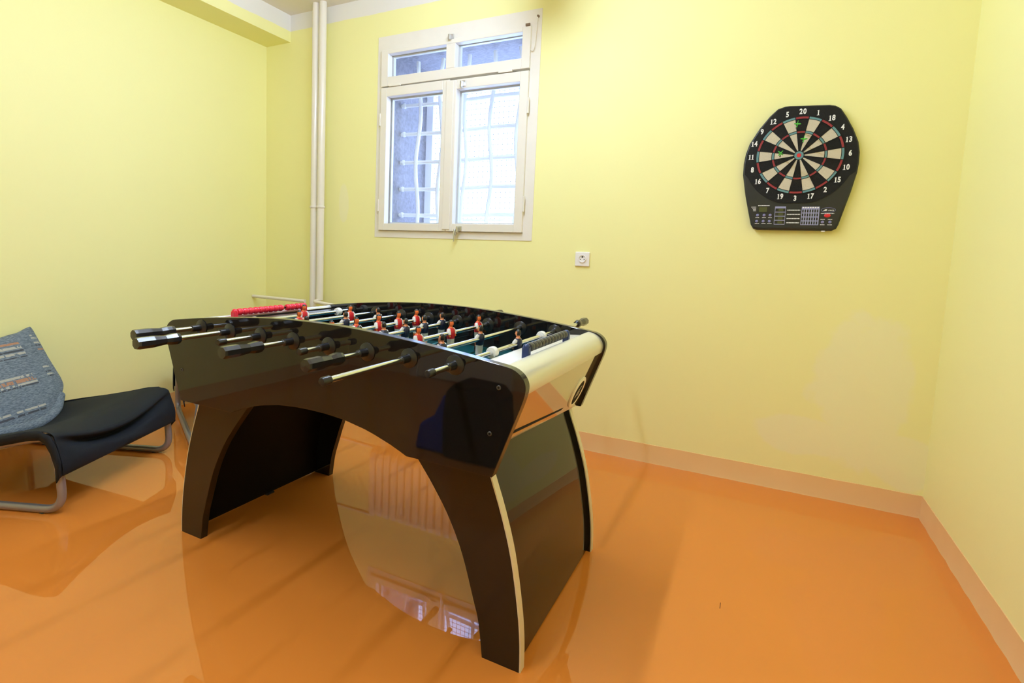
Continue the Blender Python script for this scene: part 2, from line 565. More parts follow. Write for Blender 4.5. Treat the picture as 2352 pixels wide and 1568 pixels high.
# ------------------------------------------------------------------ room shell
MB().box(XL - 0.1, XR + 0.1, YF - 0.1, YW + 0.1, -0.1, 0, 'floor').build('floor', None, 'glossy orange floor of the games room', 'floor', kind='structure')
MB().box(XL - 0.1, XR + 0.1, YF - 0.1, YW + 0.1, ZC, ZC + 0.1, 'ceiling').build('ceiling', None, 'off white ceiling of the games room', 'ceiling', kind='structure')
MB().box(XL - 0.1, XL, YF - 0.1, YW + 0.1, 0, ZC, 'wall').build('wall_left', None, 'pale yellow wall behind the lounge chair', 'wall', kind='structure')
MB().box(XR, XR + 0.1, YF - 0.1, YW + 0.1, 0, ZC, 'wall').build('wall_right', None, 'pale yellow wall at the right edge of the photo', 'wall', kind='structure')
MB().box(XL, XR, YF - 0.1, YF, 0, ZC, 'wall').build('wall_front', None, 'pale yellow wall behind the camera', 'wall', kind='structure')
WX0, WX1, WZ0, WZ1 = -2.335, -1.271, 1.248, 2.440
b = MB()
b.box(XL, WX0, YW, YW + 0.1, 0, ZC, 'wall_patched')
b.box(WX1, XR, YW, YW + 0.1, 0, ZC, 'wall_patched')
b.box(WX0, WX1, YW, YW + 0.1, 0, WZ0, 'wall_patched')
b.box(WX0, WX1, YW, YW + 0.1, WZ1, ZC, 'wall_patched')
b.build('wall_back', None, 'pale yellow wall with the window and the dartboard', 'wall', kind='structure')
# thick outer wall seen through the window
b = MB()
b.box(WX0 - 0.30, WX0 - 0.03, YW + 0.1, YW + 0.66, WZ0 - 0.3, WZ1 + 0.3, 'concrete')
b.box(WX1 + 0.03, WX1 + 0.30, YW + 0.1, YW + 0.66, WZ0 - 0.3, WZ1 + 0.3, 'bounce_render')
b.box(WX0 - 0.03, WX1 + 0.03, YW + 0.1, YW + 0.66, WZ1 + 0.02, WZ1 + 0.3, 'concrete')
b.box(WX0 - 0.03, WX1 + 0.03, YW + 0.1, YW + 0.66, WZ0 - 0.3, WZ0 - 0.02, 'bounce_render')
b.build('wall_outside', None, 'grey rendered window reveal outside the panes, right side and sill whitened to bounce light', 'wall', kind='structure')
# boxed beam along the left wall
MB().box(XL, -3.192, YF, YW, 2.617, ZC, 'wall').build('trim_1', None, 'yellow boxed beam under the ceiling along the left wall', 'beam', kind='structure')
# painted skirting bands, with a slightly wavy lower edge
def skirting(name, p0, p1, nrm, label):
    d = Vector(p1) - Vector(p0)
    n = max(8, int(d.length / 0.04))
    nrm = Vector(nrm)
    rows = []
    lo, hi, tp, bk = [], [], [], []
    for k in range(n + 1):
        p = Vector(p0) + d * (k / n)
        w = 0.0035 + 0.0012 * math.sin(k * 1.7) + 0.0012 * random.random()
        lo.append(p + nrm * (w + 0.002) + Vector((0, 0, 0.0)))
        hi.append(p + nrm * w + Vector((0, 0, 0.006)))
        tp.append(p + nrm * 0.003 + Vector((0, 0, 0.1033 + 0.0008 * math.sin(k * 0.9))))
        bk.append(p + Vector((0, 0, 0.1040)))
    MB().grid([lo, hi, tp, bk], 'skirting').build(name, None, label, 'skirting', kind='structure')
skirting('baseboard_back', (XL, YW, 0), (XR, YW, 0), (0, -1, 0), 'peach painted skirting band along the window wall')
skirting('baseboard_right', (XR, YW, 0), (XR, YF, 0), (-1, 0, 0), 'peach painted skirting band along the right wall')
skirting('baseboard_left', (XL, YF, 0), (XL, YW, 0), (1, 0, 0), 'peach painted skirting band along the left wall')
skirting('baseboard_front', (XR, YF, 0), (XL, YF, 0), (0, 1, 0), 'peach painted skirting band along the wall behind the camera')
# door behind the camera (only mirrored in the black panels)
dr = empty('door_1', (-2.2, YF, 0), 'white door behind the camera', 'door', kind='structure')
MB().box(-0.42, 0.42, 0.0, 0.035, 0.006, 2.03, 'white_wood', 0.004).build('door_leaf', dr)
b = MB()
for x0, x1, z0, z1 in ((-0.50, -0.42, 0, 2.11), (0.42, 0.50, 0, 2.11), (-0.42, 0.42, 2.03, 2.11)): b.box(x0, x1, 0, 0.05, z0, z1, 'white_wood', 0.003)
b.build('door_frame', dr)
MB().tube([(0.36, 0.035, 1.02), (0.36, 0.085, 1.02), (0.25, 0.085, 1.02)], 0.009, 'brass').build('door_handle', dr)

# ------------------------------------------------------------------ window
win = empty('window_1', (0, 0, 0), 'white wooden basement window with small hopper panes above', 'window', kind='structure')
def ring(b, X0, X1, Z0, Z1, x0, x1, z0, z1, y0, y1, mt, bev=0.002):
    b.box(X0, x0, y0, y1, Z0, Z1, mt, bev)
    b.box(x1, X1, y0, y1, Z0, Z1, mt, bev)
    b.box(x0, x1, y0, y1, Z0, z0, mt, bev)
    b.box(x0, x1, y0, y1, z1, Z1, mt, bev)
    return b
b = MB()
ring(b, -2.378, -1.211, 1.203, 2.534, WX0, WX1, WZ0, WZ1, YW - 0.004, YW, 'casing', 0)
b.build('window_casing', win)
b = MB()
ring(b, WX0, WX1, WZ0, WZ1, WX0 + 0.03, WX1 - 0.03, WZ0 + 0.025, WZ1 - 0.02, YW + 0.02, YW + 0.09, 'white_wood')
b.box(WX0 + 0.03, WX1 - 0.03, YW + 0.02, YW + 0.09, 2.17, 2.225, 'white_wood', 0.002)
b.build('window_frame', win)
def sash(name, X0, X1, Z0, Z1, panes, mull=None, label=None):
    s = MB()
    x0, x1, z0, z1 = panes[0][0], panes[-1][1], panes[0][2], panes[0][3]
    y0, y1 = YW - 0.022, YW + 0.028
    ring(s, X0, X1, Z0, Z1, x0, x1, z0, z1, y0, y1, 'white_wood', 0.003)
    if mull: s.box(mull[0], mull[1], y0, y1, z0, z1, 'white_wood', 0.003)
    o = s.build(name, win, label)
    # bead strips behind which the glass sits
    for (a, c, e, g) in panes:
        MB().box(a - 0.004, c + 0.004, YW + 0.030, YW + 0.034, e - 0.004, g + 0.004, 'glass').build('pane', o)
        k = MB()
        ring(k, a - 0.012, c + 0.012, e - 0.012, g + 0.012, a + 0.010, c - 0.010, e + 0.010, g - 0.010, YW + 0.034, YW + 0.055, 'white_wood', 0)
        k.build('glazing_bead', o)
    return o
s_left = sash('window_sash', -2.336, -1.8025, 1.250, 2.196, [(-2.286, -1.853, 1.297, 2.137)])
s_right = sash('window_sash', -1.7985, -1.271, 1.250, 2.190, [(-1.752, -1.325, 1.299, 2.132)])
s_top = sash('transom_sash', -2.338, -1.270, 2.203, 2.440, [(-2.283, -1.836, 2.264, 2.412), (-1.771, -1.322, 2.258, 2.418)], (-1.836, -1.771))
# cover strip where the two sashes meet
MB().box(-1.822, -1.768, YW - 0.030, YW - 0.022, 1.262, 2.186, 'white_wood', 0.003).build('meeting_strip', s_right)
def latch(x, z, parent, tall=0.03, loop=False):
    k = MB().box(x - 0.020, x + 0.022, YW - 0.028, YW - 0.022, z - tall / 2, z + tall / 2, 'brass', 0.002)
    k.box(x - 0.006, x + 0.006, YW - 0.050, YW - 0.028, z - tall * 0.75, z + tall * 0.3, 'brass', 0.002)
    k.build('latch', parent)
latch(-1.804, 2.452, s_top)
latch(-1.706, 2.160, s_right, 0.036)
latch(-1.700, 1.268, s_right, 0.032)
k = MB().tube([(-1.719, YW - 0.040, 1.262), (-1.721, YW - 0.046, 1.235), (-1.722, YW - 0.044, 1.186)], [0.006, 0.005, 0.003], 'brass', 8)
k.box(-1.731, -1.711, YW - 0.040, YW - 0.032, 1.225, 1.262, 'brass', 0.002)
k.build('bolt_handle', s_right)
for x, z, par in ((-2.22, 2.204, s_top), (-1.42, 2.200, s_top)):
    MB().box(x - 0.045, x + 0.045, YW - 0.030, YW - 0.018, z - 0.007, z + 0.007, 'white_wood', 0.002).build('hinge', par)
for z in (1.99, 1.42):
    MB().lathe([(0.007, -0.045), (0.007, 0.045)], 'white_wood', 10, trans(-1.266, YW - 0.022, z)).build('hinge', s_right)
for z in (1.99, 1.42):
    MB().lathe([(0.006, -0.04), (0.006, 0.04)], 'white_wood', 10, trans(-2.340, YW - 0.020, z)).build('hinge', s_left)
# pull chain of the hopper at the upper right corner
k = MB()
pts = smooth_path([(-1.287, 2.440), (-1.280, 2.36), (-1.272, 2.315), (-1.255, 2.300), (-1.243, 2.34), (-1.238, 2.42), (-1.234, 2.486)], 7)
k.tube([(x, YW - 0.014, z) for x, z in pts], [0.0040 if j % 2 else 0.0018 for j in range(len(pts))], 'casing', 6)
k.build('pull_chain', win)
k = MB().lathe([(0.008, 0), (0.006, 0.012)], 'rust', 10, trans(-1.234, YW - 0.004, 2.490) @ OUT_OF_WALL)
k.box(-1.302, -1.274, YW - 0.030, YW - 0.022, 2.438, 2.452, 'rust', 0.001)
k.build('chain_hook', win)

# iron grille and wire mesh outside the panes
gr = empty('window_grille', (-1.80, YW + 0.27, 1.25), 'white painted iron bars outside the window panes', 'grille')
GY = 0.0
for z in (2.150, 1.950, 1.750, 1.560, 1.375):
    z -= 1.25
    MB().tube([(-0.565 + 0, GY, z), (-0.20, GY + 0.004, z - 0.006), (0.20, GY, z + 0.005), (0.558, GY, z)], 0.0135, 'bar', 8).build('cross_bar', gr)
    MB().ball((-0.540, GY - 0.004, z), (0.020, 0.016, 0.020), 'bar', 8, 6).build('bar_anchor', gr)
for x, ph in ((-0.41, 0.0), (-0.225, 1.8), (-0.03, 3.0), (0.165, 4.1), (0.36, 5.0)):
    pts = [(x + 0.013 * math.sin(ph + k * 1.25), GY - 0.014 + 0.006 * math.cos(ph + k), -0.012 + 1.2 * k / 9) for k in range(10)]
    MB().tube([Vector(p) for p in smooth_path(pts, 3)], 0.0135, 'bar', 8).build('upright_bar', gr)
ms = empty('wire_mesh', (-1.80, YW + 0.60, 1.25), 'fine square wire mesh beyond the window bars', 'mesh')
k = MB()
for a in range(30): k.box(-0.555 + a * 0.038, -0.5520 + a * 0.038, -0.001, 0.001, 0.0, 1.18, 'wire')
for a in range(31): k.box(-0.56, 0.56, -0.001, 0.001, 0.01 + a * 0.038, 0.0130 + a * 0.038, 'wire')
k.build('wires', ms)
k = MB().box(-0.56, 0.56, -0.008, 0.008, 0.055, 0.075, 'bar').box(-0.56, 0.56, -0.008, 0.008, 0.105, 0.120, 'bar')
k.box(-0.556, -0.500, -0.012, 0.008, 0.0, 1.18, 'bar').box(0.500, 0.556, -0.012, 0.008, 0.0, 1.18, 'bar')
k.build('mesh_frame', ms)

# ------------------------------------------------------------------ heating pipes and radiator
PY = YW - 0.075
def pipe_thing(x, z0, label):
    t = empty('riser_pipe', (x, PY, z0), label, 'pipe', 'pair of white heating risers in the corner')
    MB().lathe([(0.0255, 0), (0.0255, ZC - z0)], 'pipe', 20).build('pipe', t)
    MB().lathe([(0.029, -0.004), (0.031, 0.0), (0.031, 0.008), (0.029, 0.012)], 'pipe', 20, trans(0, 0, 1.400 - z0)).build('joint', t)
    return t
pipe_thing(-2.872, 0.20, 'left one of two white heating risers in the corner, running on below the table edge')
pipe_thing(-2.808, 0.735, 'right one of two white heating risers in the corner, bending to the radiator')
p = MB().tube([(XL + 0.003, 2.955, 0.722), (-2.90, 2.955, 0.722)], 0.0125, 'pipe', 12)
p.build('feed_pipe', None, 'thin white pipe running level from the left wall to the risers', 'pipe')
p = MB().tube(fillet([(-2.808, PY, 0.733), (-2.808, 2.945, 0.728), (-2.20, 2.905, 0.690)], 0.03), 0.0125, 'pipe', 12)
p.build('feed_pipe', None, 'thin white pipe leading right from the risers to the radiator', 'pipe')
p = MB().tube([(-2.84, 2.955, 0.215), (-2.20, 2.905, 0.215)], 0.0125, 'pipe', 12)
p.build('return_pipe', None, 'thin white low pipe beside the radiator, mirrored in the floor', 'pipe')
rad = empty('radiator', (-2.20, 2.91, 0.19), 'white ribbed radiator under the window, seen mirrored in the orange floor', 'radiator')
for i in range(15):
    x = 0.03 + i * 0.058
    pr = [(-0.075, 0.03), (-0.085, 0.06), (-0.085, 0.43), (-0.070, 0.465), (0.070, 0.465), (0.085, 0.43), (0.085, 0.06), (0.075, 0.03), (0.05, 0.01), (-0.05, 0.01)]
    o = MB().prism(pr, x - 0.021, x + 0.021, 'pipe', 'pipe', 'x').build('rib', rad)
    add_bevel(o, 0.010, 2)
MB().tube([(0.005, 0, 0.43), (0.87, 0, 0.43)], 0.02, 'pipe').tube([(0.005, 0, 0.045), (0.87, 0, 0.045)], 0.02, 'pipe').build('header_pipes', rad)
for x in (0.088, 0.784):
    MB().box(x - 0.02, x + 0.02, -0.04, 0.04, -0.19, 0.02, 'pipe', 0.004).build('leg', rad)

# ------------------------------------------------------------------ wall socket
so = empty('wall_socket', (-0.8945, YW, 1.1075), 'white square wall socket below the window on the yellow wall', 'socket')
MB().box(-0.042, 0.042, -0.011, 0, -0.041, 0.041, 'outlet', 0.004).build('cover_plate', so)
MB().lathe([(0.0215, 0), (0.0215, 0.006), (0.019, 0.006), (0.018, 0.001), (0, 0.001)], 'outlet', 24, trans(0.001, -0.011, 0.002) @ OUT_OF_WALL).build('socket_well', so)
k = MB()
for x, z, r in ((-0.0095, -0.002, 0.003), (0.0115, -0.002, 0.003), (0.001, 0.012, 0.0048)):
    k.lathe([(r, 0), (r, 0.0008)], 'black_plastic', 10, trans(x, -0.0118, z) @ OUT_OF_WALL)
k.build('pin_holes', so)

# ------------------------------------------------------------------ electronic dartboard
db = empty('dartboard', (0.1257, YW, 1.6347), 'black electronic dartboard hanging on the yellow wall', 'dartboard')
outl = [(-0.1037, 0.2224), (-0.074, 0.2320), (-0.055, 0.2335), (0.105, 0.2245), (0.128, 0.2195), (0.150, 0.2050), (0.175, 0.166), (0.205, 0.110), (0.229, 0.0509), (0.2375, 0.005),
        (0.2385, -0.045), (0.2355, -0.085), (0.2188, -0.1718), (0.1835, -0.322), (0.1765, -0.340), (0.1587, -0.3500), (-0.148, -0.3500), (-0.166, -0.3440), (-0.1784, -0.3234), (-0.2119, -0.1855), (-0.2300, -0.085), (-0.2310, -0.030), (-0.2255, 0.018), (-0.212, 0.0662), (-0.1741, 0.1362), (-0.135, 0.190)]
o = MB().prism(outl, -0.035, -0.004, 'board_shell', 'board_shell').build('board_shell', db)
add_bevel(o, 0.009, 3, 50)
def disc(b, r0, r1, a0, a1, y, mt, n=3):
    for k in range(n):
        t0, t1 = a0 + (a1 - a0) * k / n, a0 + (a1 - a0) * (k + 1) / n
        q = [(r1 * math.sin(t0), y, r1 * math.cos(t0)), (r1 * math.sin(t1), y, r1 * math.cos(t1))]
        q += [(r0 * math.sin(t1), y, r0 * math.cos(t1)), (r0 * math.sin(t0), y, r0 * math.cos(t0))] if r0 > 0 else [(0, y, 0)]
        b.poly(q, mt)
# black target disc with its seated number ring
plate = []
for x, z in outl:
    if z > -0.12:
        r_ = math.hypot(x, z)
        plate.append((x * (1 - 0.0075 / r_), z * (1 - 0.0075 / r_)))
i0 = min(range(len(plate)), key=lambda j: plate[j][1] if plate[j][0] > 0 else 9)
plate = plate[i0 + 1:] + plate[:i0 + 1]          # from lower left over the top to lower right
a0_, a1_ = math.atan2(plate[-1][1], plate[-1][0]), math.atan2(plate[0][1], plate[0][0])
if a1_ > 0: a1_ -= 2 * PI
for j in range(1, 24):
    a_ = a0_ + (a1_ - a0_) * j / 24
    f_ = j / 24
    rr_ = math.hypot(*plate[-1]) if j == 0 else 0.2290
    plate.append((rr_ * math.cos(a_), max(rr_ * math.sin(a_), -0.2215)))
tg = MB().prism(plate, -0.0385, -0.0345, 'board_black', 'board_black').build('number_plate', db)
k = MB()
step = 2 * PI / 20
gap = 0.010
for i in range(20):
    a0, a1 = (i - 0.5) * step, (i + 0.5) * step
    dark = i % 2 == 0
    def seg(r0, r1, mt, g=gap): disc(k, r0, r1, a0 + g, a1 - g, -0.0405, mt)
    seg(0.022, 0.101, 'board_seg' if dark else 'board_cream', 0.012)
    seg(0.1035, 0.1115, 'board_red' if dark else 'board_teal')
    seg(0.114, 0.166, 'board_seg' if dark else 'board_cream')
    seg(0.1685, 0.1775, 'board_red' if dark else 'board_teal')
disc(k, 0.0095, 0.019, 0, 2 * PI, -0.0405, 'board_teal', 32)
disc(k, 0, 0.009, 0, 2 * PI, -0.0408, 'bull_red', 24)
k.build('target_segments', db)
k = MB()
for i in range(20):     # raised black spider between the segments
    a = (i - 0.5) * step
    xf = trans(0, -0.0395, 0) @ Matrix.Rotation(a, 4, 'Y')
    k.box(-0.0011, 0.0011, -0.0022, 0, 0.020, 0.180, 'board_black', 0, xf)
for r in (0.0205, 0.1023, 0.1127, 0.1672, 0.1790):
    k.tube([(r * math.sin(2 * PI * j / 64), -0.0408, r * math.cos(2 * PI * j / 64)) for j in range(64)], 0.0011, 'board_black', 6, True)
k.build('spider', db)
# numbers
def text_mesh(s, size, bold=0.0, shear=0.0):
    cu = bpy.data.curves.new('digits', 'FONT')
    cu.body = s
    cu.size = size
    cu.align_x = 'CENTER'
    cu.align_y = 'CENTER'
    cu.offset = bold
    cu.shear = shear
    cu.extrude = 0.0004
    cu.resolution_u = 3
    ob = bpy.data.objects.new('digits', cu)
    C.objects.link(ob)
    dg = bpy.context.evaluated_depsgraph_get()
    me = bpy.data.meshes.new_from_object(ob.evaluated_get(dg))
    bpy.data.objects.remove(ob)
    return me
ORDER = [20, 1, 18, 4, 13, 6, 10, 15, 2, 17, 3, 19, 7, 16, 8, 11, 14, 9, 12, 5]
def number(n, x, z):
    b = MB()
    ds = str(n)
    adv = {'1': 0.0125}
    ws = [adv.get(d, 0.0155) for d in ds]
    px = -sum(ws) / 2
    y0, y1 = -0.0004, 0.0004
    for d, w in zip(ds, ws):
        c_ = px + w / 2
        px += w
        if d == '1':
            pts = [(-0.0050, -0.0118), (0.0050, -0.0118), (0.0050, -0.0102), (0.0024, -0.0096), (0.0024, 0.0120), (0.0008, 0.0120), (-0.0046, 0.0092), (-0.0046, 0.0080), (-0.0018, 0.0086), (-0.0018, -0.0096), (-0.0050, -0.0102)]
            b.prism([(c_ + u, v) for u, v in pts], y0, y1, 'print_white', 'print_white')
        else:
            me = text_mesh(d, 0.0335, 0.0011)
            me.transform(Matrix.Translation((c_, 0, 0)) @ Matrix.Rotation(PI / 2, 4, 'X') @ Matrix.Diagonal((0.76, 1, 1, 1)))
            nf = len(b.bm.faces)
            b.bm.from_mesh(me)
            b.bm.faces.ensure_lookup_table()
            for f in b.bm.faces[nf:]: f.material_index = b.mi('print_white')
            bpy.data.meshes.remove(me)
    b.build('printed_number', tg, loc=(x, -0.0392, z))
for i, n in enumerate(ORDER):
    number(n, 0.2005 * math.sin(i * step), 0.2005 * math.cos(i * step))
# control panel
cp = MB().prism([(-0.192, -0.226), (0.196, -0.226), (0.176, -0.318), (0.166, -0.338), (-0.158, -0.338), (-0.172, -0.318)], -0.0368, -0.034, 'board_shell', 'board_shell').build('control_panel', db)
PYF = -0.0370
def flat(b, x0, x1, z0, z1, mt, y=PYF, t=0.0006): b.box(x0, x1, y - t, y, z0, z1, mt)
k = MB(); flat(k, -0.1535, -0.100, -0.266, -0.2375, 'lcd_dark', PYF, 0.001); flat(k, -0.147, -0.113, -0.263, -0.240, 'lcd', PYF - 0.001, 0.0004); k.build('display', cp)
k = MB(); flat(k, -0.0790, -0.0335, -0.3235, -0.2370, 'print_lilac', PYF, 0.0005); k.build('score_frame', cp)
for i in range(4):
    z = -0.3225 + i * 0.0195
    k = MB(); flat(k, -0.0770, -0.0355, z + 0.002, z + 0.0175, 'lcd_dark', PYF - 0.0005, 0.0006); flat(k, -0.0640, -0.0440, z + 0.004, z + 0.0155, 'lcd', PYF - 0.0011, 0.0003); k.build('display', cp)
k = MB(); flat(k, 0.0315, 0.1035, -0.3245, -0.2390, 'print_lilac', PYF, 0.0005)
for r in range(4):
    for c_ in range(7):
        x = 0.0345 + c_ * 0.0098
        z = -0.3215 + r * 0.0185
        flat(k, x, x + 0.0055, z, z + 0.0140, 'lcd_dark', PYF - 0.0005, 0.0004)
for c_ in range(7): flat(k, 0.0350 + c_ * 0.0098, 0.0410 + c_ * 0.0098, -0.2450, -0.2405, 'print_white', PYF - 0.0005, 0.0003)
k.build('score_grid', cp)
def dashes(x0, x1, z, h=0.0034):       # a line of tiny unreadable print
    b = MB()
    x = x0
    while x < x1:
        w = random.uniform(0.0025, 0.0060)
        flat(b, x, min(x + w, x1), z - h / 2, z + h / 2, 'print_white', PYF, 0.0003)
        x += w
        if x < x1: flat(b, x, min(x + 0.0014, x1), z - h * 0.15, z + h * 0.1, 'print_lilac', PYF, 0.0003)
        x += 0.0014
    b.build('print_line', cp)
for i in range(4): dashes(-0.027, 0.027, -0.2550 - 0.0198 * i, 0.0044)
dashes(-0.152, -0.103, -0.2330, 0.003)
for z, x0 in ((-0.240, -0.181), (-0.246, -0.177), (-0.252, -0.173), (-0.258, -0.172)): dashes(x0, -0.160, z, 0.0026)
for x in (-0.1514, -0.1232, -0.0972): dashes(x - 0.008, x + 0.008, -0.2905, 0.003); dashes(x - 0.009, x + 0.009, -0.3190, 0.003)
for x in (0.1195, 0.1486): dashes(x - 0.009, x + 0.009, -0.2975, 0.0026); dashes(x - 0.009, x + 0.009, -0.3225, 0.0028)
dashes(0.110, 0.162, -0.2700, 0.0026)
for x, z in ((-0.1514, -0.2788), (-0.1232, -0.2787), (-0.0972, -0.2787), (-0.1529, -0.3083), (-0.1247, -0.3081), (-0.0986, -0.3079), (0.1195, -0.3103), (0.1486, -0.3101)):
    MB().lathe([(0.0065, 0), (0.0065, 0.003), (0.005, 0.0042), (0, 0.0045)], 'button', 14, trans(x, PYF, z) @ OUT_OF_WALL).build('button', cp)
MB().lathe([(0.0105, 0), (0.0105, 0.003), (0.008, 0.0045), (0, 0.005)], 'bull_red', 16, trans(0.1358, PYF, -0.2801) @ OUT_OF_WALL @ Matrix.Diagonal((1.25, 0.8, 1, 1))).build('button', cp, 'red start button')
k = MB()
ov = [(0.138 + 0.028 * math.cos(2 * PI * j / 28), PYF - 0.0004, -0.2545 + 0.0105 * math.sin(2 * PI * j / 28)) for j in range(28)]
k.tube(ov, 0.0009, 'button', 6, True)
k.prism([(0.117, -0.2585), (0.126, -0.2515), (0.134, -0.2508), (0.129, -0.2555), (0.136, -0.2560), (0.130, -0.2590)], PYF - 0.0005, PYF, 'print_white', 'print_white')
for j in range(4): k.prism([(0.138 + j * 0.0058, -0.2585), (0.1400 + j * 0.0058, -0.2535), (0.1432 + j * 0.0058, -0.2535), (0.1412 + j * 0.0058, -0.2585)], PYF - 0.0005, PYF, 'print_white', 'print_white')
k.build('oval_badge', cp)
MB().box(0.118, 0.134, -0.030, -0.012, -0.3545, -0.3495, 'print_white', 0.001).build('socket_plug', db)

# three darts stuck in the board
def dart(x, z, rot, label):
    t = empty('dart', (x, YW - 0.0405, z), label, 'dart', 'green darts stuck in the dartboard')
    MB().lathe([(0.0006, 0.0), (0.0012, 0.022), (0.0030, 0.024), (0.0034, 0.050), (0.0030, 0.060), (0.0018, 0.064), (0.0018, 0.108)], ['chrome', 'chrome', 'black_plastic', 'black_plastic', 'green_dart', 'green_dart'], 10, OUT_OF_WALL).build('barrel', t)
    k = MB()
    for a in range(4):
        xf = Matrix.Rotation(rot + a * PI / 2, 4, 'Y')
        pts = [(0.0, -0.098), (0.004, -0.100), (0.0135, -0.112), (0.0135, -0.124), (0.009, -0.132), (0.0, -0.130)]
        A = [xf @ Vector((u, y, -0.0007)) for u, y in pts]
        B = [xf @ Vector((u, y, 0.0007)) for u, y in pts]
        va = [k.bm.verts.new(p) for p in A]; vb = [k.bm.verts.new(p) for p in B]
        i = k.mi('green_dart')
        for q in [va, vb[::-1]] + [[va[j], va[(j + 1) % 6], vb[(j + 1) % 6], vb[j]] for j in range(6)]:
            f = k.bm.faces.new(q); f.material_index = i
    k.build('flight', t)
dart(0.104, 1.755, 0.10, 'uppermost green dart, in the outer ring of the dartboard beside the 5')
dart(0.1345, 1.687, 0.05, 'green dart in the dartboard just above the bull, below the topmost dart')
dart(0.0473, 1.628, 0.70, 'leftmost green dart, in the dartboard level with the bull')

# ------------------------------------------------------------------ football table
XC, YN, YFB, LEG_N, LEG_F, RZ = -1.1971, 1.2455, 2.0705, 1.2990, 2.0293, 0.8266
TH = 0.028
tb = empty('football_table', (XC, (YN + YFB) / 2, 0), 'glossy black arched table football game with curved legs standing on the orange floor', 'football table')
MID = (YN + YFB) / 2
def T(y): return y - MID           # world y to table y (x is relative to XC)
half_top = [(0.0, 0.8925), (0.10, 0.8915), (0.20, 0.8870), (0.30, 0.8800), (0.43, 0.8680), (0.53, 0.8570), (0.605, 0.8475), (0.648, 0.8420), (0.674, 0.8365), (0.694, 0.8250), (0.706, 0.8100), (0.7106, 0.7940), (0.7085, 0.7740), (0.7020, 0.7500), (0.690, 0.7165)]
half_bot = [(0.629, 0.5460), (0.362, 0.5460), (0.340, 0.5555), (0.305, 0.5690), (0.250, 0.5865), (0.214, 0.5960), (0.135, 0.6105), (0.06, 0.6165), (0.0, 0.6175)]
r_half = smooth_path(half_top, 3) + half_bot
contour = r_half + [(-x, z) for x, z in r_half[::-1]][1:-1]
def side_panel(y0, y1, dz):
    c = [(x, z + dz * max(0, (z - 0.75)) / 0.14) for x, z in contour]
    o = MB().prism(c, T(y0), T(y1), 'black_gloss', 'black_edge').build('side_panel', tb)
    add_bevel(o, 0.0015, 2, 50)
    return o
sp_near = side_panel(YN, YN + TH, 0.0)
sp_far = side_panel(YFB - TH, YFB, 0.0)
for x, z in ((0.638, 0.785), (0.618, 0.661), (-0.638, 0.785), (-0.620, 0.661)):
    for y, par, s in ((YN, sp_near, OUT_OF_WALL), (YFB, sp_far, ALONG_Y)):
        k = MB().lathe([(0.0062, 0), (0.0062, 0.0015), (0.0050, 0.0025), (0.0030, 0.0025), (0.0026, 0.0006), (0, 0.0006)], ['screw', 'screw', 'screw', 'slot', 'slot'], 14, trans(x, T(y), z) @ s)
        k.build('screw', par)
# cabinet floor, playing field and inner ends
MB().box(-0.60, 0.60, T(YN + TH), T(YFB - TH), 0.655, 0.672, 'interior').build('cabinet_floor', tb)
k = MB().box(-0.56, 0.56, T(YN + TH), T(YFB - TH), 0.720, 0.730, 'field')
def line_ring(cx, r, a0, a1, n=24, w=0.004):
    for j in range(n):
        t0, t1 = a0 + (a1 - a0) * j / n, a0 + (a1 - a0) * (j + 1) / n
        k.poly([(cx + (r - w) * math.cos(t0), (r - w) * math.sin(t0), 0.7306), (cx + (r + w) * math.cos(t0), (r + w) * math.sin(t0), 0.7306), (cx + (r + w) * math.cos(t1), (r + w) * math.sin(t1), 0.7306), (cx + (r - w) * math.cos(t1), (r - w) * math.sin(t1), 0.7306)], 'field_line')
line_ring(0, 0.10, 0, 2 * PI)
line_ring(0.56, 0.22, PI / 2, 1.5 * PI)
line_ring(-0.56, 0.22, -PI / 2, PI / 2)
k.box(-0.004, 0.004, T(YN + TH), T(YFB - TH), 0.730, 0.7306, 'field_line')
k.build('playing_field', tb)
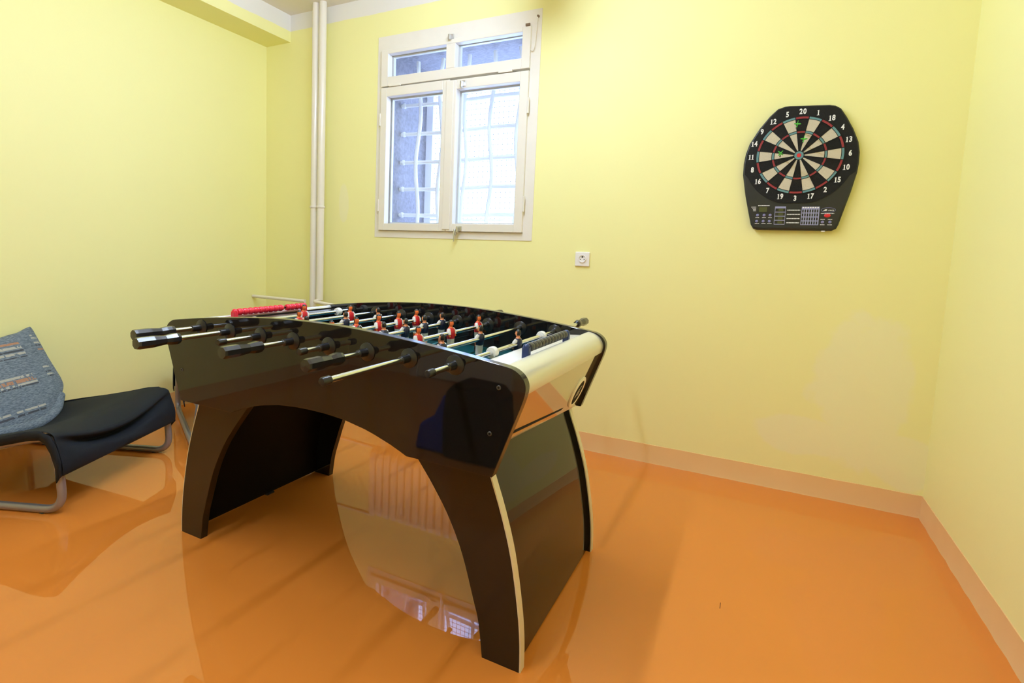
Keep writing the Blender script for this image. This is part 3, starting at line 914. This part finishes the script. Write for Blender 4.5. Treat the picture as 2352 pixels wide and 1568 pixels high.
for s in (1, -1):
    k = MB()
    y0, y1 = T(YN + TH), T(YFB - TH)
    # inner end wall with the goal mouth
    for a, c_ in ((y0, -0.11), (0.11, y1)): k.box(s * 0.548, s * 0.562, a, c_, 0.730, 0.800, 'interior')
    k.box(s * 0.548, s * 0.562, -0.11, 0.11, 0.785, 0.800, 'interior')
    k.build('goal_wall', tb)
    k = MB()
    pr = [(s * 0.531, 0.8180), (s * 0.632, 0.8250), (s * 0.632, 0.815), (s * 0.531, 0.808)]
    sm_ = 'silver_trim' if s > 0 else 'interior'
    k.prism(pr, y0, y1, sm_, sm_)
    k.build('end_shelf', tb, 'cream inner end shelf' if s > 0 else 'black inner end shelf')
    # rounded satin silver rail that caps the end
    path = smooth_path([(s * 0.634, 0.8290), (s * 0.640, 0.8385), (s * 0.652, 0.8385), (s * 0.670, 0.8330), (s * 0.687, 0.8215), (s * 0.698, 0.8060), (s * 0.7022, 0.7900), (s * 0.7000, 0.7740), (s * 0.6975, 0.7660)], 4)
    o = MB().strip(path, 0.012, y0, y1, 'silver_rail', -1 if s > 0 else 1).build('end_rail', tb, 'satin silver rounded end rail')
    # slanting end board below it
    def bd(t): return (s * (0.6930 + (0.6100 - 0.6930) * t), 0.7640 + (0.5450 - 0.7640) * t)
    a, e, f_ = bd(0.0), bd(0.60), bd(1.0)
    nx, nz = 0.0125, -0.0047
    k = MB()
    quad = [(a, y0), (a, y1), (f_, y1), (e, y0)]
    out = [k.bm.verts.new((p[0], y, p[1])) for p, y in quad]
    inn = [k.bm.verts.new((p[0] - s * nx, y, p[1] - nz)) for p, y in quad]
    i0 = k.mi('silver_board')
    for q in [out, inn[::-1]] + [[out[j], out[(j + 1) % 4], inn[(j + 1) % 4], inn[j]] for j in range(4)]:
        fc = k.bm.faces.new(q); fc.material_index = i0
    eb = k.build('end_board', tb, 'mirror glossy silver end board')
    if s > 0:
        # dark open slit near the lower edge
        q4 = [(-0.525, 1.2745), (-0.535, 1.2745), (-0.578, 1.74), (-0.575, 1.76)]
        k = MB()
        def on(t, y, off): return (bd(t)[0] + s * nx * off, y, bd(t)[1] + nz * off)
        vs = [k.bm.verts.new(on(t, T(y), 0.06)) for t, y in ((0.475, 1.2750), (0.520, 1.2750), (0.800, 1.80), (0.785, 1.83))]
        fc = k.bm.faces.new(vs); fc.material_index = k.mi('slot')
        k.build('slit', eb, 'dark slit')
        # round ball cup with a pale ring near the far panel
        c0 = bd(0.62)
        d = Vector((bd(1)[0] - bd(0)[0], 0, bd(1)[1] - bd(0)[1])).normalized()
        nn = Vector((-d.z, 0, d.x)) * s
        if nn.x * s < 0: nn = -nn
        xf = Matrix.Identity(4)
        ax = (Vector((0, 1, 0)), nn.cross(Vector((0, 1, 0))), nn)
        for r_ in range(3):
            for cc in range(3): xf[r_][cc] = ax[cc][r_]
        xf = trans(c0[0], T(1.935), c0[1]) @ xf
        MB().lathe([(0.063, 0), (0.063, 0.004), (0.060, 0.006), (0.050, 0.006), (0.047, 0.003)], 'ring_cream', 40, xf).build('badge_ring', eb, 'pale cream ring')
        k = MB().lathe([(0.050, 0.0042), (0.050, 0.0046), (0, 0.0046)], 'slot', 40, xf)
        k.build('badge_disc', eb, 'black disc with a small silver mark')
        k = MB()
        for pts in ([(-0.020, -0.020), (-0.004, 0.012), (0.010, 0.024), (0.024, 0.026), (0.010, 0.014), (0.000, -0.006), (-0.010, -0.018)], [(0.004, -0.018), (0.014, 0.002), (0.022, 0.004), (0.014, -0.014)]):
            vs = [k.bm.verts.new(xf @ Vector((u, w, 0.0052))) for u, w in pts]
            fc = k.bm.faces.new(vs); fc.material_index = k.mi('silver_trim')
        k.build('badge_mark', eb)
# curved legs with pale edging, and the curved boards that join them
leg_out = [(0.560, 0.650), (0.585, 0.570), (0.602, 0.516), (0.635, 0.428), (0.669, 0.315), (0.6955, 0.176), (0.7065, 0.081), (0.7093, 0.0)]
leg_in = [(0.5975, 0.0), (0.583, 0.097), (0.5640, 0.160), (0.5240, 0.280), (0.4790, 0.372), (0.4290, 0.446), (0.3730, 0.516), (0.2600, 0.650)]
lo, li = smooth_path(leg_out, 4), smooth_path(leg_in, 4)
for s in (1, -1):
    for y0, y1 in ((LEG_N, LEG_N + TH), (LEG_F - TH, LEG_F)):
        o = MB().prism([(s * x, z) for x, z in lo + li], T(y0), T(y1), 'black_gloss', 'black_gloss').build('leg', tb)
        MB().strip([(s * x, z) for x, z in lo[4:]], 0.004, T(y0) + 0.0005, T(y1) - 0.0005, 'silver_trim', 1 if s > 0 else -1).build('edge_trim', o, 'pale cream edging strip')
    inset = [(s * (x - 0.012), max(z, 0.007)) for x, z in lo[3:]]
    MB().strip(inset, 0.014, T(LEG_N + TH), T(LEG_F - TH), 'black_gloss', -1 if s > 0 else 1, True, 'black_matte').build('leg_board', tb)
    MB().box(min(s * 0.676, s * 0.692), max(s * 0.676, s * 0.692), T(1.690), T(1.730), 0.0, 0.0075, 'black_plastic').build('foot_pad', tb)

# scoring beads at both ends
def counter(x, beads, bead_mat, name, bracket_mat):
    sc = empty(name, (x, 0, 0.8225), parent=tb)
    MB().tube([(0, -0.195, 0.030), (0, 0.195, 0.030)], 0.004, 'black_plastic', 8).build('counter_rod', sc)
    for y in (-0.187, 0.187):
        k = MB().box(-0.011, 0.011, y - 0.010, y + 0.010, -0.012, 0.034, bracket_mat, 0.003)
        k.ball((0, y, 0.0325), (0.0120, 0.0105, 0.0110), bracket_mat, 10, 8)
        k.build('bracket', sc)
    proto = None
    for y in beads:
        if proto is None:
            proto = MB().lathe([(0.0070, -0.0130), (0.0115, -0.0118), (0.0138, -0.0045), (0.0138, 0.0045), (0.0115, 0.0118), (0.0070, 0.0130)], bead_mat, 14, ALONG_Y).build('bead', sc)
            o = proto
        else:
            o = proto.copy()
            C.objects.link(o)
            o.parent = sc
        o.location = (0, y, 0.030)
    return sc
counter(0.619, [-0.157 + 0.0285 * i for i in range(12)], 'black_bead', 'score_counter', 'blue_plastic')
counter(-0.619, [-0.163 + 0.0262 * i for i in range(9)] + [0.090 + 0.0262 * i for i in range(4)], 'red_bead', 'score_counter', 'red_bead')

# players: one mesh per figure, hung on its rod (axis at local z = 0), facing +x when f = 1
def player_mesh(shirt, f, skin):
    k = MB()
    # feet block, legs, shorts
    def loft(secs, mt):
        rings = []
        for (z, hx, hy, cx) in secs:
            rings.append([k.bm.verts.new((f * (cx + hx * math.copysign(abs(math.cos(a)) ** 0.6, math.cos(a))), hy * math.copysign(abs(math.sin(a)) ** 0.6, math.sin(a)), z)) for a in [2 * PI * j / 12 for j in range(12)]])
        for b_ in range(len(rings) - 1):
            i = k.mi(mt[b_])
            for j in range(12):
                fc = k.bm.faces.new((rings[b_][j], rings[b_][(j + 1) % 12], rings[b_ + 1][(j + 1) % 12], rings[b_ + 1][j]))
                fc.material_index = i
                fc.smooth = True
        for ring_, i in ((rings[0], mt[0]), (rings[-1], mt[-1])):
            fc = k.bm.faces.new(ring_)
            fc.material_index = k.mi(i)
    loft([(-0.0760, 0.0095, 0.0110, 0.001), (-0.0640, 0.0095, 0.0110, 0.001), (-0.0630, 0.0060, 0.0090, 0), (-0.0450, 0.0062, 0.0095, 0), (-0.0440, 0.0078, 0.0110, 0), (-0.0180, 0.0088, 0.0122, 0),
          (-0.0170, 0.0094, 0.0128, 0), (-0.0020, 0.0105, 0.0138, 0), (0.0100, 0.0098, 0.0140, 0), (0.0160, 0.0060, 0.0080, 0), (0.0200, 0.0042, 0.0046, 0)],
         ['hair', 'hair', skin, skin, 'toy_white', 'toy_white', shirt, shirt, shirt, skin])
    for s in (-1, 1):   # white sleeves lying against the body, bare forearms
        k.tube([(f * 0.000, s * 0.0120, 0.0125), (f * 0.003, s * 0.0160, 0.005), (f * 0.005, s * 0.0170, -0.004)], [0.0052, 0.0062, 0.0054], 'toy_white', 8)
        k.tube([(f * 0.004, s * 0.0172, -0.004), (f * 0.007, s * 0.0160, -0.011)], [0.0034, 0.0026], skin, 8)
    k.ball((f * 0.001, 0, 0.0290), (0.0082, 0.0076, 0.0108), skin, 12, 9, True,
           lambda u: 'hair' if (u[2] > 0.42 or (u[0] * f < -0.10 and u[2] > -0.35)) else skin)
    k.ball((f * 0.0090, 0, 0.0275), (0.0018, 0.0014, 0.0018), skin, 6, 4)
    return k
def make_handle(near):
    # eight sided grip with a waist towards the table
    s = -1 if near else 1
    prof = [(0.0095, 0.0), (0.0160, 0.003), (0.0178, 0.014), (0.0172, 0.030), (0.0142, 0.048), (0.0158, 0.066), (0.0180, 0.085), (0.0182, 0.128), (0.0168, 0.136), (0.0, 0.1365)]
    return MB().lathe(prof, 'handle', 8, Matrix.Rotation(PI / 8, 4, 'Z'), smooth=False), s
PITCH_R = 0.1454
# rod number, near tip y, handle on near side, shirt, facing, figure positions (world y)
rods = [(0, 1.004, True, 'red_shirt', 1, [1.730]),
        (1, 0.924, True, 'red_shirt', 1, [1.860, 1.560]),
        (2, 1.086, False, 'navy_shirt', -1, [1.870, 1.660, 1.450]),
        (3, 0.982, True, 'red_shirt', 1, [1.940, 1.810, 1.680, 1.550, 1.420]),
        (4, 1.124, False, 'navy_shirt', -1, [1.910, 1.780, 1.650, 1.520, 1.390]),
        (5, 0.996, True, 'red_shirt', 1, [1.950, 1.730, 1.510]),
        (6, 0.901, False, 'navy_shirt', -1, [1.680, 1.420]),
        (7, 1.108, False, 'navy_shirt', -1, [1.670])]
player_proto = {}
for i, tip, near, shirt, face, ys in rods:
    x = (i - 3.5) * PITCH_R
    rod = MB().lathe([(0.0076, T(tip) + 0.012), (0.0076, T(tip + 1.369) - 0.012)], 'chrome', 16, ALONG_Y).build('rod', tb, loc=(x, 0, RZ))
    # grip at one end, black cap at the other
    k, s = make_handle(near)
    if near:
        bmesh.ops.transform(k.bm, matrix=trans(0, T(tip) + 0.140, 0) @ OUT_OF_WALL, verts=k.bm.verts)
        cap_y, cdir = T(tip + 1.369), OUT_OF_WALL
    else:
        bmesh.ops.transform(k.bm, matrix=trans(0, T(tip + 1.369) - 0.140, 0) @ ALONG_Y, verts=k.bm.verts)
        cap_y, cdir = T(tip), ALONG_Y
    k.build('handle', rod)
    MB().lathe([(0, -0.001), (0.0085, 0.0), (0.0105, 0.004), (0.0105, 0.026), (0.0085, 0.0275)], 'black_plastic', 14, trans(0, cap_y, 0) @ cdir).build('end_cap', rod)
    for y in ys:
        key = (shirt, face)
        if key not in player_proto:
            o = player_mesh(shirt, face, 'orange_skin' if shirt == 'red_shirt' else 'skin').build('player_figure', rod, 'red shirted player figure' if shirt == 'red_shirt' else 'navy shirted player figure')
            player_proto[key] = o
        else:
            o = player_proto[key].copy()
            C.objects.link(o)
            o.parent = rod
        o.location = (0, T(y), 0)
        o.scale = (1.22, 1.22, 1.22)
        # keep the figure's rest pose slightly different, as loose rods do
        o.rotation_euler = (0, random.uniform(-0.06, 0.06), 0)
    if i in (0, 7):
        for y in ((1.95, 1.47) if i == 0 else (1.895, 1.475)):
            MB().lathe([(0.0085, -0.013), (0.0165, -0.012), (0.0180, -0.006), (0.0180, 0.008), (0.0150, 0.013), (0.0085, 0.014)], 'white_plastic', 18, trans(0, T(y), 0) @ ALONG_Y).build('bumper', rod, 'white rod stop')
    # bearings through both side panels: flange on either face and a black sleeve outside
    for yp, par, out in ((YN, sp_near, -1), (YFB, sp_far, 1)):
        xf = trans(x, T(yp), RZ) @ (OUT_OF_WALL if out < 0 else ALONG_Y)
        MB().lathe([(0.0275, 0.0), (0.0275, 0.0025), (0.0245, 0.0045), (0.0150, 0.0055), (0.0118, 0.008), (0.0112, 0.040), (0.0085, 0.042)], 'black_plastic', 24, xf).build('rod_bearing', par)
        MB().lathe([(0.0275, -TH), (0.0275, -TH - 0.0025), (0.0245, -TH - 0.0045), (0.0150, -TH - 0.0055), (0.0112, -TH - 0.008), (0.0105, -TH - 0.026), (0.0085, -TH - 0.027)], 'black_plastic', 24, xf).build('rod_bearing', par)

# ------------------------------------------------------------------ lounge chair with a cushion
PN = Vector((-2.4337, 1.1316, 0))
WD = Vector((-0.38999, 0.92082, 0))     # towards the window wall
FD = Vector((0.92082, 0.38999, 0))      # the way the chair faces
WID = 0.687
ch = empty('lounge_chair', PN + WD * WID / 2 - FD * 0.35, 'low lounge chair with black canvas seat and grey tube frame by the left wall', 'chair')
base = ch.location.copy()
def L(w, f, z): return PN + WD * w + FD * f + Vector((0, 0, z)) - base
for w in (0.0, WID):
    zr = 0.017
    path = fillet([L(w, -0.035, 0.322), L(w, 0.000, 0.19), L(w, 0.014, zr), L(w, -0.78, zr)], [0.03, 0.12, 0.11], 10)
    MB().tube(path, 0.0165, 'steel_tube', 14).build('floor_tube', ch)
    wi = w + (0.06 if w < 0.1 else -0.06)
    path = fillet([L(w, -0.035, 0.322), L(w, -0.30, 0.262), L(wi, -0.60, 0.172), L(wi, -0.775, 0.545)], 0.06, 8)
    MB().tube(path, 0.0150, 'steel_tube', 12).build('seat_tube', ch)
    MB().tube(fillet([L(w, -0.76, zr), L(w, -0.80, 0.03), L(wi, -0.715, 0.42)], 0.04), 0.0150, 'steel_tube', 12).build('rear_strut', ch)
    for f in (-0.075, -0.70):
        MB().lathe([(0.012, 0.0), (0.014, 0.002), (0.012, 0.006)], 'black_plastic', 12, trans(*L(w, f, 0.0))).build('glide', ch)
MB().tube([L(0, 0.006, 0.190), L(WID, 0.006, 0.190)], 0.013, 'steel_tube', 12).build('front_rail', ch)
MB().tube([L(0.06, -0.775, 0.545), L(WID - 0.06, -0.775, 0.545)], 0.013, 'steel_tube', 12).build('back_rail', ch)
# canvas: seat that sags between its tubes and hangs over the front rail as a flap
NW = 22
def row(fn): return [L(*fn(-0.022 + (WID + 0.044) * j / NW, math.sin(PI * j / NW))) for j in range(NW + 1)]
def sgn(j): return j
rows = [row(lambda w, s: (w, -0.620, 0.230 - 0.075 * s * s)),
        row(lambda w, s: (w, -0.500, 0.258 - 0.075 * s * s)),
        row(lambda w, s: (w, -0.350, 0.292 - 0.055 * s * s)),
        row(lambda w, s: (w, -0.220, 0.318 - 0.030 * s)),
        row(lambda w, s: (w, -0.120, 0.343 - 0.030 * s)),
        row(lambda w, s: (w, -0.060, 0.352 - 0.048 * s)),
        row(lambda w, s: (w, -0.016 + 0.026 * s, 0.349 - 0.070 * s)),
        row(lambda w, s: (w, 0.002 + 0.014 * s, 0.336 - 0.082 * s)),
        row(lambda w, s: (w, 0.006 - 0.050 * s, 0.322 - 0.088 * s)),
        row(lambda w, s: (w, 0.012 - 0.052 * s, 0.306 - 0.088 * s)),
        row(lambda w, s: (w, 0.018 + 0.004 * s, 0.286 - 0.066 * s)),
        row(lambda w, s: (w, 0.030 + 0.004 * s + 0.006 * math.sin(w * 21), 0.244 - 0.040 * s)),
        row(lambda w, s: (w, 0.036 + 0.002 * s + 0.005 * math.sin(w * 17 + 1), 0.205 - 0.020 * s)),
        row(lambda w, s: (w, 0.034, 0.168)),
        row(lambda w, s: (w, 0.022, 0.166))]
o = MB().grid(rows, 'black_fabric').build('seat_canvas', ch)
sd = o.modifiers.new('thick', 'SOLIDIFY'); sd.thickness = 0.007; sd.offset = -1
sb = o.modifiers.new('smooth', 'SUBSURF'); sb.levels = 1; sb.render_levels = 2
# side hems that wrap the tubes near the front
for w, sg in ((-0.022, -1), (WID + 0.022, 1)):
    rr = []
    for f, z in ((-0.620, 0.236), (-0.500, 0.262), (-0.350, 0.290), (-0.220, 0.318), (-0.120, 0.343), (-0.060, 0.350), (-0.015, 0.332), (0.010, 0.290), (0.028, 0.230), (0.030, 0.170)):
        g = 0.038 if f < -0.05 else 0.03
        rr.append([L(w, f, z), L(w + sg * 0.004, f - (0.0 if f < -0.05 else 0.012), z - 0.012), L(w + sg * 0.001, f - (0.0 if f < -0.05 else g * 0.8), z - g)])
    o = MB().grid(rr, 'black_fabric').build('side_hem', ch)
    sd = o.modifiers.new('thick', 'SOLIDIFY'); sd.thickness = 0.005; sd.offset = 0
def win_(w): return WID / 2 + (w - WID / 2) * 0.84
rows = [row(lambda w, s: (win_(w), -0.625, 0.215 - 0.060 * s)), row(lambda w, s: (win_(w), -0.655, 0.330 - 0.01 * s)), row(lambda w, s: (win_(w), -0.725, 0.450)), row(lambda w, s: (win_(w), -0.782, 0.560)), row(lambda w, s: (win_(w), -0.795, 0.540))]
o = MB().grid(rows, 'black_fabric').build('back_canvas', ch)
sd = o.modifiers.new('thick', 'SOLIDIFY'); sd.thickness = 0.007; sd.offset = -1
# the second chair of the pair, almost hidden behind the table
def copy_tree(o, parent=None):
    c = o.copy()
    C.objects.link(c)
    if parent is not None: c.parent = parent
    for k_ in list(o.children): copy_tree(k_, c)
    return c
ch2 = copy_tree(ch)
F2 = Vector((-0.8749, 0.4843, 0))
W2 = Vector((-0.4843, -0.8749, 0))
PN2 = Vector((-3.320, 2.246, 0)) - W2 * WID
ch2.location = PN2 + W2 * WID / 2 - F2 * 0.35
ch2.rotation_euler = (0, 0, math.atan2(F2.y, F2.x) - math.atan2(FD.y, FD.x))
ch2['label'] = 'second black lounge chair, nearly hidden behind the left end of the football table'
for o in (ch, ch2): o['group'] = 'low lounge chairs with grey tube frames'
# cushion: lies against the back; local X across the chair, Y up the back, Z out of it
A0 = Vector((-2.89407, 0.93659, 0.25))
SV = Vector((-0.51078, -0.21633, 0.83205))
NV = WD.cross(SV)
if NV.dot(FD) < 0: NV = -NV
cu_xf = Matrix.Identity(4)
for r_ in range(3):
    cu_xf[r_][0], cu_xf[r_][1], cu_xf[r_][2], cu_xf[r_][3] = WD[r_], SV[r_], NV[r_], A0[r_]
out = smooth_path([(0.000, 0.360), (0.10, 0.372), (0.25, 0.390), (0.495, 0.437), (0.600, 0.450), (0.672, 0.470), (0.690, 0.462), (0.686, 0.380), (0.679, 0.280), (0.677, 0.190), (0.674, 0.140), (0.652, 0.090), (0.560, 0.014), (0.450, -0.045), (0.345, -0.048), (0.220, -0.036), (0.06, -0.02), (0.005, 0.02), (-0.01, 0.15)], 4, True)
cx, cy = 0.34, 0.20
k = MB()
rings = []
def cring(sc, z): return [k.bm.verts.new((cx + (x - cx) * sc, cy + (y - cy) * sc, z)) for x, y in out]
for sc, z in ((0.90, -0.042), (0.97, -0.034), (1.0, -0.020), (1.0, -0.010), (0.985, 0.004), (0.94, 0.012), (0.80, 0.022), (0.55, 0.028), (0.25, 0.030)): rings.append(cring(sc, z))
n = len(out)
for a in range(len(rings) - 1):
    for j in range(n):
        f = k.bm.faces.new((rings[a][j], rings[a][(j + 1) % n], rings[a + 1][(j + 1) % n], rings[a + 1][j]))
        f.smooth = True
        f.material_index = k.mi('cushion')
for rg in (rings[0], rings[-1]):
    f = k.bm.faces.new(rg); f.material_index = k.mi('cushion')
cu = k.build('cushion', None, 'grey woven cushion with broken orange and cream stripes leaning on the lounge chair', 'cushion')
cu.matrix_world = cu_xf
hem = [(0.618, 0.066, -0.010), (0.590, 0.040, -0.006), (0.540, -0.002, 0.0), (0.450, -0.038, 0.004), (0.340, -0.040, 0.006), (0.220, -0.026, 0.006), (0.06, -0.008, 0.004), (0.010, 0.020, 0.0)]
MB().tube([Vector(p) for p in smooth_path(hem, 4)], 0.026, 'cushion', 12).build('rolled_hem', cu)

# ------------------------------------------------------------------ black backpack behind the camera, mirrored in the table's front panel
bgp = empty('backpack', (-1.30, -0.12, 0), 'black backpack with blue side pocket, mirrored in the front panel of the table', 'backpack')
o = MB().prism([(-0.16, 0.0), (0.17, 0.0), (0.19, 0.20), (0.175, 0.36), (0.13, 0.415), (-0.09, 0.425), (-0.15, 0.37), (-0.165, 0.22)], -0.11, 0.10, 'bag', 'bag').build('bag_body', bgp)
add_bevel(o, 0.03, 3)
o = MB().prism([(-0.36, 0.0), (-0.14, 0.0), (-0.14, 0.33), (-0.18, 0.34), (-0.24, 0.21), (-0.33, 0.15)], -0.10, 0.06, 'bag_blue', 'bag_blue').build('side_pocket', bgp, 'blue side pocket')
add_bevel(o, 0.025, 3)
